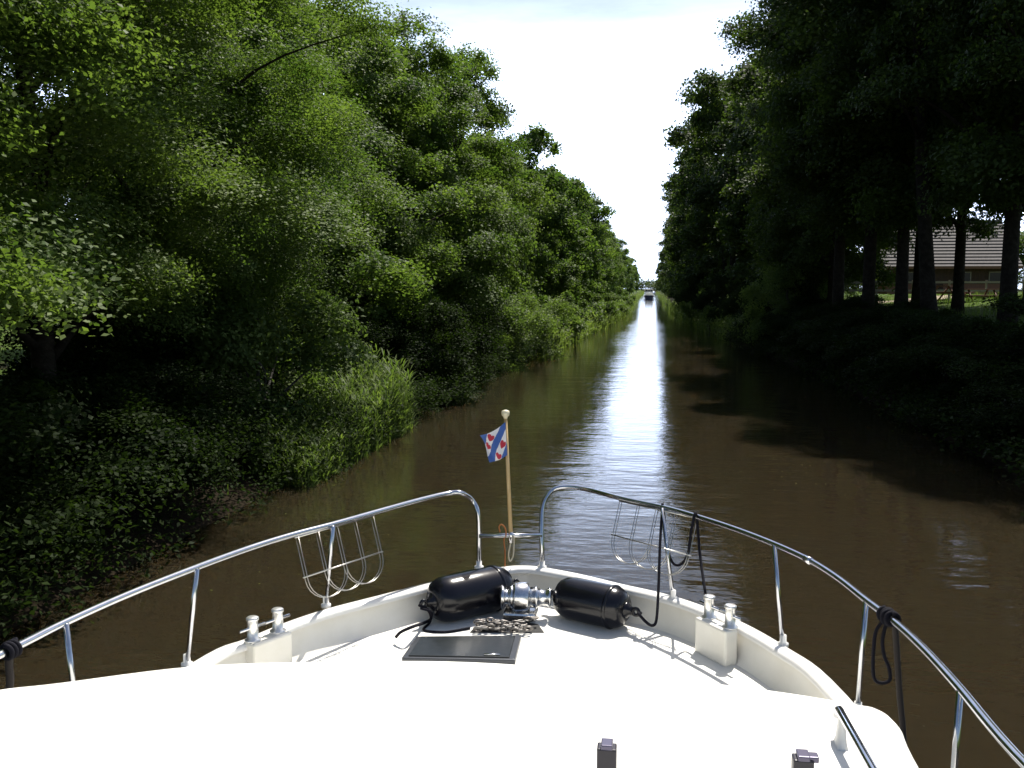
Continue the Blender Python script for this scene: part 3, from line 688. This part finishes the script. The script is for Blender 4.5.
railL = MB().tube(pathL, RT, 12).build('guard_rail', M['steel'], yacht)
railR = MB().tube(pathR, RT, 12).build('guard_rail', M['steel'], yacht)
MB().tube([at_y(479, 536, YL), at_y(542, 535, YR)], .0145, 12).build('rail_crossbar', M['steel'], yacht)
def stan(parent, top, base):
    s = MB().tube([top, base], .0115, 10).build('stanchion', M['steel'], parent)
    MB().lathe(base + Vector((0, 0, -.012)), (0, 0, 1), [(0, .028), (.018, .028), (.022, .017), (.06, .016)], 14).build('foot', M['white_paint'], s)
for t, b in (((333, 526), (326, 605)), ((197, 568.5), (187, 664))): stan(railL, at_z(*t, ZR), at_z(*b, ZC))
stan(railL, at_z(66, 623.5, ZR), Vector((at_z(66, 623.5, ZR).x + .02, at_z(66, 623.5, ZR).y + .02, ZC)))
stan(railL, Vector((CX - 1.735, 1.4, ZR)), Vector((CX - 1.72, 1.4, ZC)))
for t, b in (((662, 508), (673, 598)), ((774, 545), (783, 644))): stan(railR, at_z(*t, ZR), at_z(*b, ZC))
q = at_z(866, 601, ZR); stan(railR, q, Vector((q.x - .01, q.y + .03, ZC)))
q = at_z(960, 691, ZR); stan(railR, q, Vector((q.x - .005, q.y + .02, ZC)))
stan(railR, Vector((CX + 1.735, 1.4, ZR)), Vector((CX + 1.72, 1.4, ZC)))
for b, par in ((bL, railL), (bR, railR)): MB().lathe(b + Vector((0, 0, -.01)), (0, 0, 1), [(0, .03), (.016, .03), (.02, .019), (.05, .018)], 14).build('foot', M['white_paint'], par)
q0, q1 = at_z(806, 558.5, ZR), at_z(811, 561.5, ZR)
MB().tube([q0, q1], RT + .003, 12).build('joint_sleeve', M['chrome'], railR)

# fender racks of bent wire
def rack(parent, top_px, bottom_in, sgn):
    A, B = [at_z(x, y, ZR - .015) for x, y in top_px]
    T = (B - A).normalized(); inb = Vector((-sgn, 0, 0)); inb = (inb - T * inb.dot(T)).normalized()
    D = (Vector((0, 0, -1)) + inb * bottom_in).normalized(); Nn = T.cross(D).normalized(); Lh = (B - A).length
    mb = MB(); sp = Lh / 4
    for i in range(3):
        for off in (-.011, .011):
            w = sp * 2; r_ = w * .5; a0 = i * sp; depth = .235; pts = [A + T * a0 + Nn * off]
            for kk in range(13):
                th = math.pi * kk / 12; pts.append(A + T * (a0 + r_ - r_ * math.cos(th)) + D * (depth + r_ * .85 * math.sin(th)) + Nn * off)
            pts.append(A + T * (a0 + w) + Nn * off); mb.tube(pts, .0022, 6)
    mb.tube([A + D * .215 - T * .02, B + D * .215 + T * .02], .0045, 6)
    mb.tube([A - T * .015, B + T * .015], .006, 6)
    mb.build('fender_rack', M['wire'], parent)
rack(railL, ((297, 537), (372, 516)), .30, -1)
rack(railR, ((621, 501), (696, 518)), .30, 1)

# mooring bitts on their pads
def bitts(px, sgn, pad_px):
    ps = [at_z(x, y, ZC) for x, y in px]; t = (ps[1] - ps[0]).normalized(); inn_ = Vector((-sgn * abs(t.y), sgn * t.x * (1 if t.y > 0 else -1), 0))
    inn_ = Vector((t.y, -t.x, 0)); 
    if inn_.x * sgn > 0: inn_ = -inn_
    ang = math.atan2(t.y, t.x); c = (ps[0] + ps[1]) / 2 + inn_ * .022
    pad = MB().box(Vector((c.x, c.y, (ZC + ZD) / 2 + .004)), ((ps[1] - ps[0]).length + .085, .085, ZC - ZD + .012), Matrix.Rotation(ang, 3, 'Z')).build('bitt_pad', M['gelcoat'], yacht, bevel=.012)
    for p in ps:
        b = MB().lathe(p + Vector((0, 0, .008)), (0, 0, 1), [(0, .042), (.008, .042), (.012, .029), (.104, .027), (.108, .032), (.120, .032), (.125, .025)], 20).build('mooring_bitt', M['bitt'], yacht)
        MB().tube([p + Vector((0, 0, .076)) - t * .078, p + Vector((0, 0, .076)) + t * .078], .0085, 8).build('cross_pin', M['chrome'], b)
bitts([(253, 642), (278, 633)], -1, None); bitts([(709, 619), (730, 629)], 1, None)

# hatch, anchor locker, chain, windlass
hz = ZD + .035
hA, hB, hC, hD = at_z(404, 657, hz), at_z(513, 659, hz), at_z(519, 635.5, hz), at_z(418, 636.5, hz)
hc = (hA + hB + hC + hD) / 4
def prism(poly, z0, z1):
    mb = MB(); n = len(poly); mb.add([Vector((p.x, p.y, z0)) for p in poly] + [Vector((p.x, p.y, z1)) for p in poly], [tuple(range(n))[::-1], tuple(range(n, 2 * n))] + [(i, (i + 1) % n, n + (i + 1) % n, n + i) for i in range(n)]); return mb
hatch = prism([hc + (p - hc) * 1.04 for p in (hA, hB, hC, hD)], ZD, hz).build('deck_hatch', M['hatch_frame'], yacht, bevel=.006)
prism([hc + (p - hc) * .93 for p in (hA, hB, hC, hD)], hz - .002, hz + .006).build('acrylic_lid', M['smoked'], hatch, bevel=.003)
ha = at_z(484, 654.5, hz + .01); hb_ = at_z(500, 654.5, hz + .01); MB().tube([ha, hb_], .006, 8).build('handle', M['chrome'], hatch)
lk = [at_z(470, 632, ZD + .008), at_z(544, 632, ZD + .008), at_z(538, 624, ZD + .008), at_z(508, 619, ZD + .008), at_z(478, 624, ZD + .008)]
lock = prism(lk, ZD, ZD + .008).build('anchor_locker', M['locker'], yacht)  # flat dark plate, its colour stands in for shade in the locker opening
ch = MB(); rg = random.Random(3)
a, b = at_z(476, 629, ZD + .03), at_z(540, 630, ZD + .03)
def link(c, d, up):
    d = d.normalized(); s = up.cross(d).normalized(); pts = []
    for i in range(12):
        t = 2 * math.pi * i / 12; pts.append(c + d * .024 * math.cos(t) + s * .014 * math.sin(t))
    ch.tube(pts, .0055, 6, closed=True)
for run in range(4):
    p0 = a + Vector((rg.uniform(0, .04), .02 * run, .008 * run)); p1 = b + Vector((rg.uniform(-.08, 0), .035 * run, .006 * run)); nlk = int((p1 - p0).length / .034)
    for i in range(nlk):
        t = i / nlk; link(p0.lerp(p1, t) + Vector((0, .018 * math.sin(5 * t + run), .012 * math.sin(9 * t + run * 2))), p1 - p0, Vector((0, 0, 1)) if i % 2 else Vector((0, 1, .3)))
ch.build('anchor_chain', M['chain'], yacht)
wc = at_z(522, 620, ZD)                                           # windlass, axis athwartships
ax = Vector((1, .12, 0)).normalized()
wl_ = MB().box(wc + Vector((-.01, .02, .03)), (.20, .16, .06)).build('windlass', M['chrome'], yacht, bevel=.015)
o = wc + Vector((-.14, .0, .135))
MB().lathe(o, ax, [(0, .02), (.01, .055), (.02, .075), (.035, .06), (.05, .045), (.065, .06), (.08, .075), (.09, .055)], 24).build('chain_wheel', M['chrome'], wl_)
MB().lathe(o + ax * .088, ax, [(0, .085), (.012, .09), (.085, .09), (.095, .078), (.10, .062), (.13, .062)], 28).build('gear_housing', M['chrome'], wl_)
MB().lathe(o + ax * .215, ax, [(0, .066), (.008, .07), (.02, .055), (.05, .043), (.075, .05), (.086, .062), (.094, .062), (.1, .02)], 24).build('warping_drum', M['chrome'], wl_)
MB().box(wc + Vector((-.01, .02, .075)), (.09, .09, .07)).build('pedestal', M['chrome'], wl_, bevel=.01)
# grab rail, posts on the coachroof
gz = ZT + .095
g = [at_z(839, 709.5, gz), at_z(872, 768, gz)]; gd = (g[1] - g[0]); g2 = g[0] + gd * 2.6
gp = [g[0] + Vector((-.0, .028, -.03)), g[0] + Vector((0, .012, -.008)), g[0], g[1], g2, g2 + Vector((0, -.02, -.012))]
gr_ = MB().tube(gp, .0125, 12).build('grab_rail', M['steel'], yacht)
for f_ in (.10, 1.35, 2.5):
    p = g[0] + gd * f_
    MB().loft([[Vector((p.x + sx_ * k_, p.y + sy_ * k_ * 2.0, z_)) for sx_, sy_ in ((-1, -1), (1, -1), (1, 1), (-1, 1))] for z_, k_ in ((ZT - .005, .017), (ZT + .02, .012), (ZT + .06, .009), (gz - .002, .009))], closed=True).build('foot', M['white_paint'], gr_)
for px, top in ((607, 742), (803, 753)):
    yb = 2.36; p = at_y(px, top, yb); z = p.z
    pst = MB().box((p.x, yb, (ZT + z) / 2 - .01), (.05, .04, z - ZT)).build('hinge_post', M['post'], yacht, bevel=.004)
    cp_ = MB().box((p.x, yb, z - .006), (.03, .043, .014)); cp_.box((p.x + (.022 if px > 700 else 0), yb, z - .010), (.03, .03, .016))
    cp_.build('post_cap', M['post_cap'], pst, bevel=.003)

# ------------------------------------------------------------------ things lying on or hanging from the boat
def fender(label, pa, pb, r, z):
    A, B = at_z(*pa, z), at_z(*pb, z); d = (B - A); Lg = d.length; c = (A + B) / 2
    f = root('boat_fender', (c.x, c.y, ZD), label, 'fender', 'fenders on the foredeck')
    pr = [(0, r * .35), (.006, r * .55), (.03, r * .82), (.065, r * .95), (.11, r), (Lg * .5, r * 1.015), (Lg - .11, r), (Lg - .065, r * .95), (Lg - .03, r * .82), (Lg - .006, r * .55), (Lg, r * .35)]
    b = MB().lathe(A, d, pr, 36).build('body', M['fender'], f)
    dn = d.normalized()
    for p, s in ((A, -1), (B, 1)):
        e = MB().lathe(p - dn * s * .012, dn * s, [(0, r * .42), (.02, r * .36), (.036, .026), (.05, .024)], 16)
        ring = [p + dn * s * (.058 + .02 * math.cos(t)) + Vector((0, 0, .02 * math.sin(t))) for t in np.linspace(0, 2 * math.pi, 13)[:-1]]
        e.tube(ring, .011, 8, closed=True); e.build('rope_eye', M['fender'], f)
    MB().lathe(A + dn * Lg * .78, dn, [(0, r * .99), (.006, r * 1.04), (.018, r * 1.04), (.024, r * .99)], 36).build('rib', M['fender'], f)
    return A, B, dn
FA, FB, fd1 = fender('fat black fender lying on deck beside the chrome windlass', (432, 602), (508, 585), .137, ZD + .137)
GA, GB, fd2 = fender('slimmer black fender lying against the starboard bulwark', (558, 595), (627, 610), .125, ZD + .125)

def rope(name, pts, r, m, label, cat='rope', n=8):
    P = smooth_path(pts, 8); c = P[0]
    o = MB().tube(P, r, n).build(name, M[m]); return tag(o, label, cat)
Yb = at_z(662, 507, ZR).y; Yc = at_z(694.5, 517, ZR).y
tip = GB + fd2 * .09
Yd = at_z(652.5, 625.5, 1.42).y; Ye = at_z(658.5, 588, 1.60).y
rp = [tip, at_y(639, 614, tip.y - .05), at_y(646, 622, (tip.y + Yd) / 2), at_y(652.5, 625.5, Yd), at_y(656.5, 619, Yd), at_y(658.5, 588, Ye), at_y(660, 545, Ye + (Yb - Ye) * .5), at_y(662, 512, Yb - .022), at_y(662.5, 504.5, Yb), at_y(663.5, 510, Yb + .02), at_y(665.5, 530, Yb - .03), at_y(668.5, 552.5, Yb - .03), at_y(674, 564, Yb - .03), at_y(682, 563.5, Yb - .04), at_y(688, 553, Yc), at_y(691, 533, Yc - .02), at_y(694, 518, Yc - .02), at_y(695.5, 513, Yc), at_y(697, 521, Yc + .01), at_y(700, 555, Yc - .03), at_z(705.5, 594, ZC + .12)]
rope('fender_rope', rp, .0085, 'rope', 'black rope looped over the starboard rail from fender to mooring bitt')
tip2 = FA - fd1 * .09
rope('fender_rope', [tip2, at_z(428, 610, ZD + .10), at_z(431, 618, ZD + .05), at_z(426, 622, ZD + .02), at_z(412, 627, ZD + .10), at_z(401, 632, ZD + .075), at_z(396, 637, ZD + .04)], .009, 'rope', 'short black rope end trailing on deck from the fat fender')
rope('fender_rope', [tip2 + Vector((.01, 0, -.02)), at_z(431, 612, ZD + .10), at_z(430, 622, ZD + .02), at_z(424, 630, ZD + .010), at_z(445, 632, ZD + .010), at_z(470, 628, ZD + .012)], .0075, 'rope', 'thin black line lying on deck under the fat fender towards the chain')
# rope made up on the starboard rail
kc = at_z(889, 617, ZR); tng = (at_z(900, 626, ZR) - at_z(880, 609, ZR)).normalized()
hel = []
for i in range(60):
    t = i / 59; a_ = t * 2 * math.pi * 4; u1 = Vector((0, 0, 1)); u2 = tng.cross(u1).normalized()
    hel.append(kc + tng * (-.04 + .08 * t) + (u1 * math.cos(a_) + u2 * math.sin(a_)) * (.026 + .004 * math.sin(13 * t)))
coil = root('mooring_rope', kc, 'black rope knotted round the starboard rail with a hanging loop and long tail', 'rope')
MB().tube(hel, .009, 8).build('knot', M['rope'], coil)
Yk = kc.y
lp = [at_y(884, 620, Yk), at_y(876, 631, Yk), at_y(873.5, 650, Yk), at_y(873, 672, Yk), at_y(876, 681, Yk), at_y(884, 683, Yk), at_y(890, 679, Yk), at_y(889, 668, Yk), at_y(884, 655, Yk), at_y(882.5, 640, Yk), at_y(886, 624, Yk)]
MB().tube(smooth_path(lp, 6), .0075, 8).build('loop', M['rope'], coil)
MB().tube(smooth_path([at_y(895, 624, Yk), at_y(896, 640, Yk), at_y(898, 670, Yk), at_y(900, 700, Yk), at_y(903, 730, Yk), at_y(904, 760, Yk)], 6), .0125, 8).build('tail', M['dirty_rope'], coil)
kc2 = at_z(11, 649.5, ZR); tg2 = (at_z(64, 623, ZR) - kc2).normalized(); hel = []
for i in range(48):
    t = i / 47; a_ = t * 2 * math.pi * 3; u1 = Vector((0, 0, 1)); u2 = tg2.cross(u1).normalized()
    hel.append(kc2 + tg2 * (-.03 + .06 * t) + (u1 * math.cos(a_) + u2 * math.sin(a_)) * .026)
c2 = root('mooring_rope', kc2, 'dark rope knotted round the port rail at the left edge of the photo', 'rope')
MB().tube(hel, .009, 8).build('knot', M['rope'], c2)
MB().tube(smooth_path([at_y(10, 652, kc2.y), at_y(9, 665, kc2.y), at_y(10, 678, kc2.y), at_y(9, 700, kc2.y)], 6), .014, 8).build('tail', M['dirty_rope'], c2)

# flagstaff and flag
Yf = (YL + YR) / 2 + .0
fb, ft = at_y(511, 538, Yf), at_y(505.5, 417, Yf + .03)
staff = root('flagstaff', fb, 'wooden staff at the bow flying a blue and white striped flag with red leaves', 'flag')
MB().tube([fb, fb.lerp(ft, .5), ft], [.0135, .0125, .0105], 12).build('pole', M['varnish'], staff)
MB().lathe(ft + Vector((0, 0, -.01)), (0, 0, 1), [(0, .012), (.012, .015), (.02, .024), (.036, .027), (.05, .024), (.056, .008)], 18).build('finial', M['ivory'], staff)
MB().lathe(fb + Vector((0, 0, -.03)), (0, 0, 1), [(0, .018), (.05, .02), (.07, .015)], 14).build('socket', M['chrome'], staff)
nu, nv = 64, 56
c00, c01 = at_y(505.3, 422, Yf - .0), at_y(507.2, 455, Yf - .0)       # hoist, top and bottom
c10, c11 = at_y(478.5, 436, Yf - .10), at_y(491, 462, Yf - .05)       # fly, top and bottom
def heart(u, v):                                                    # leaf-shaped heart
    y = -v * 1.15; x = u; return (x * x + y * y - .55) ** 3 - x * x * y * y * y * 1.6 < 0
flag = MB(); gridv = []
for j in range(nv + 1):
    for i in range(nu + 1):
        u, v = i / nu, j / nv
        p = c00.lerp(c10, u).lerp(c01.lerp(c11, u), v)
        wv = math.sin(u * 7.5 + v * 2.2) * .022 * u + math.sin(u * 3 - v * 5) * .014 * u
        gridv.append(p + Vector((.25 * wv, wv, -.018 * math.sin(math.pi * u) * (1 - .5 * v))))
flag.v = [tuple(p) for p in gridv]
for j in range(nv):
    for i in range(nu):
        u, v = (i + .5) / nu, (j + .5) / nv; qn = u - v; m_ = 0 if abs(qn) < .20 or abs(qn) > .64 else 1
        if m_ == 1:
            for (hu, hv) in ((.62, .20), (.88, .46), (.20, .62), (.48, .90)):
                du, dv = (u - hu) / .125, (v - hv) / .125
                a2 = (du + dv) * .7071; b2 = (dv - du) * .7071
                if heart(b2 * .8, a2 * .8): m_ = 2
        flag.f.append((j * (nu + 1) + i, j * (nu + 1) + i + 1, (j + 1) * (nu + 1) + i + 1, (j + 1) * (nu + 1) + i)); flag.mi.append(m_); flag.sm.append(True)
fo = flag.build('flag_cloth', [M['flag_blue'], M['flag_white'], M['flag_red']], staff)
sm = fo.modifiers.new('thickness', 'SOLIDIFY'); sm.thickness = .002
rope('bow_cord', [at_y(500, 532, Yf - .015), at_y(499, 527, Yf - .02), at_y(501.5, 524.5, Yf - .02), at_y(505, 528, Yf - .016), at_y(506, 535, Yf - .016), at_y(504, 540, Yf - .01), at_y(505, 552, Yf), at_y(505, 566, Yf)], .0045, 'cord', 'orange cord hooked over the bow crossbar beside the flagstaff', 'cord')
rope('bow_cord', [at_y(514, 536, Yf - .014), at_y(514, 545, Yf - .01), at_y(513, 556, Yf), at_y(510, 561, Yf), at_y(508.5, 555, Yf), at_y(510, 546, Yf - .01), at_y(512, 537, Yf - .014)], .0045, 'cream_cord', 'cream cord loop hanging below the bow crossbar', 'cord')
# drop any prototype that no placed plant took over
for key, (a_, b_, _) in protos.items():
    for o_ in (a_, b_):
        if o_.parent is None: bpy.data.objects.remove(o_)
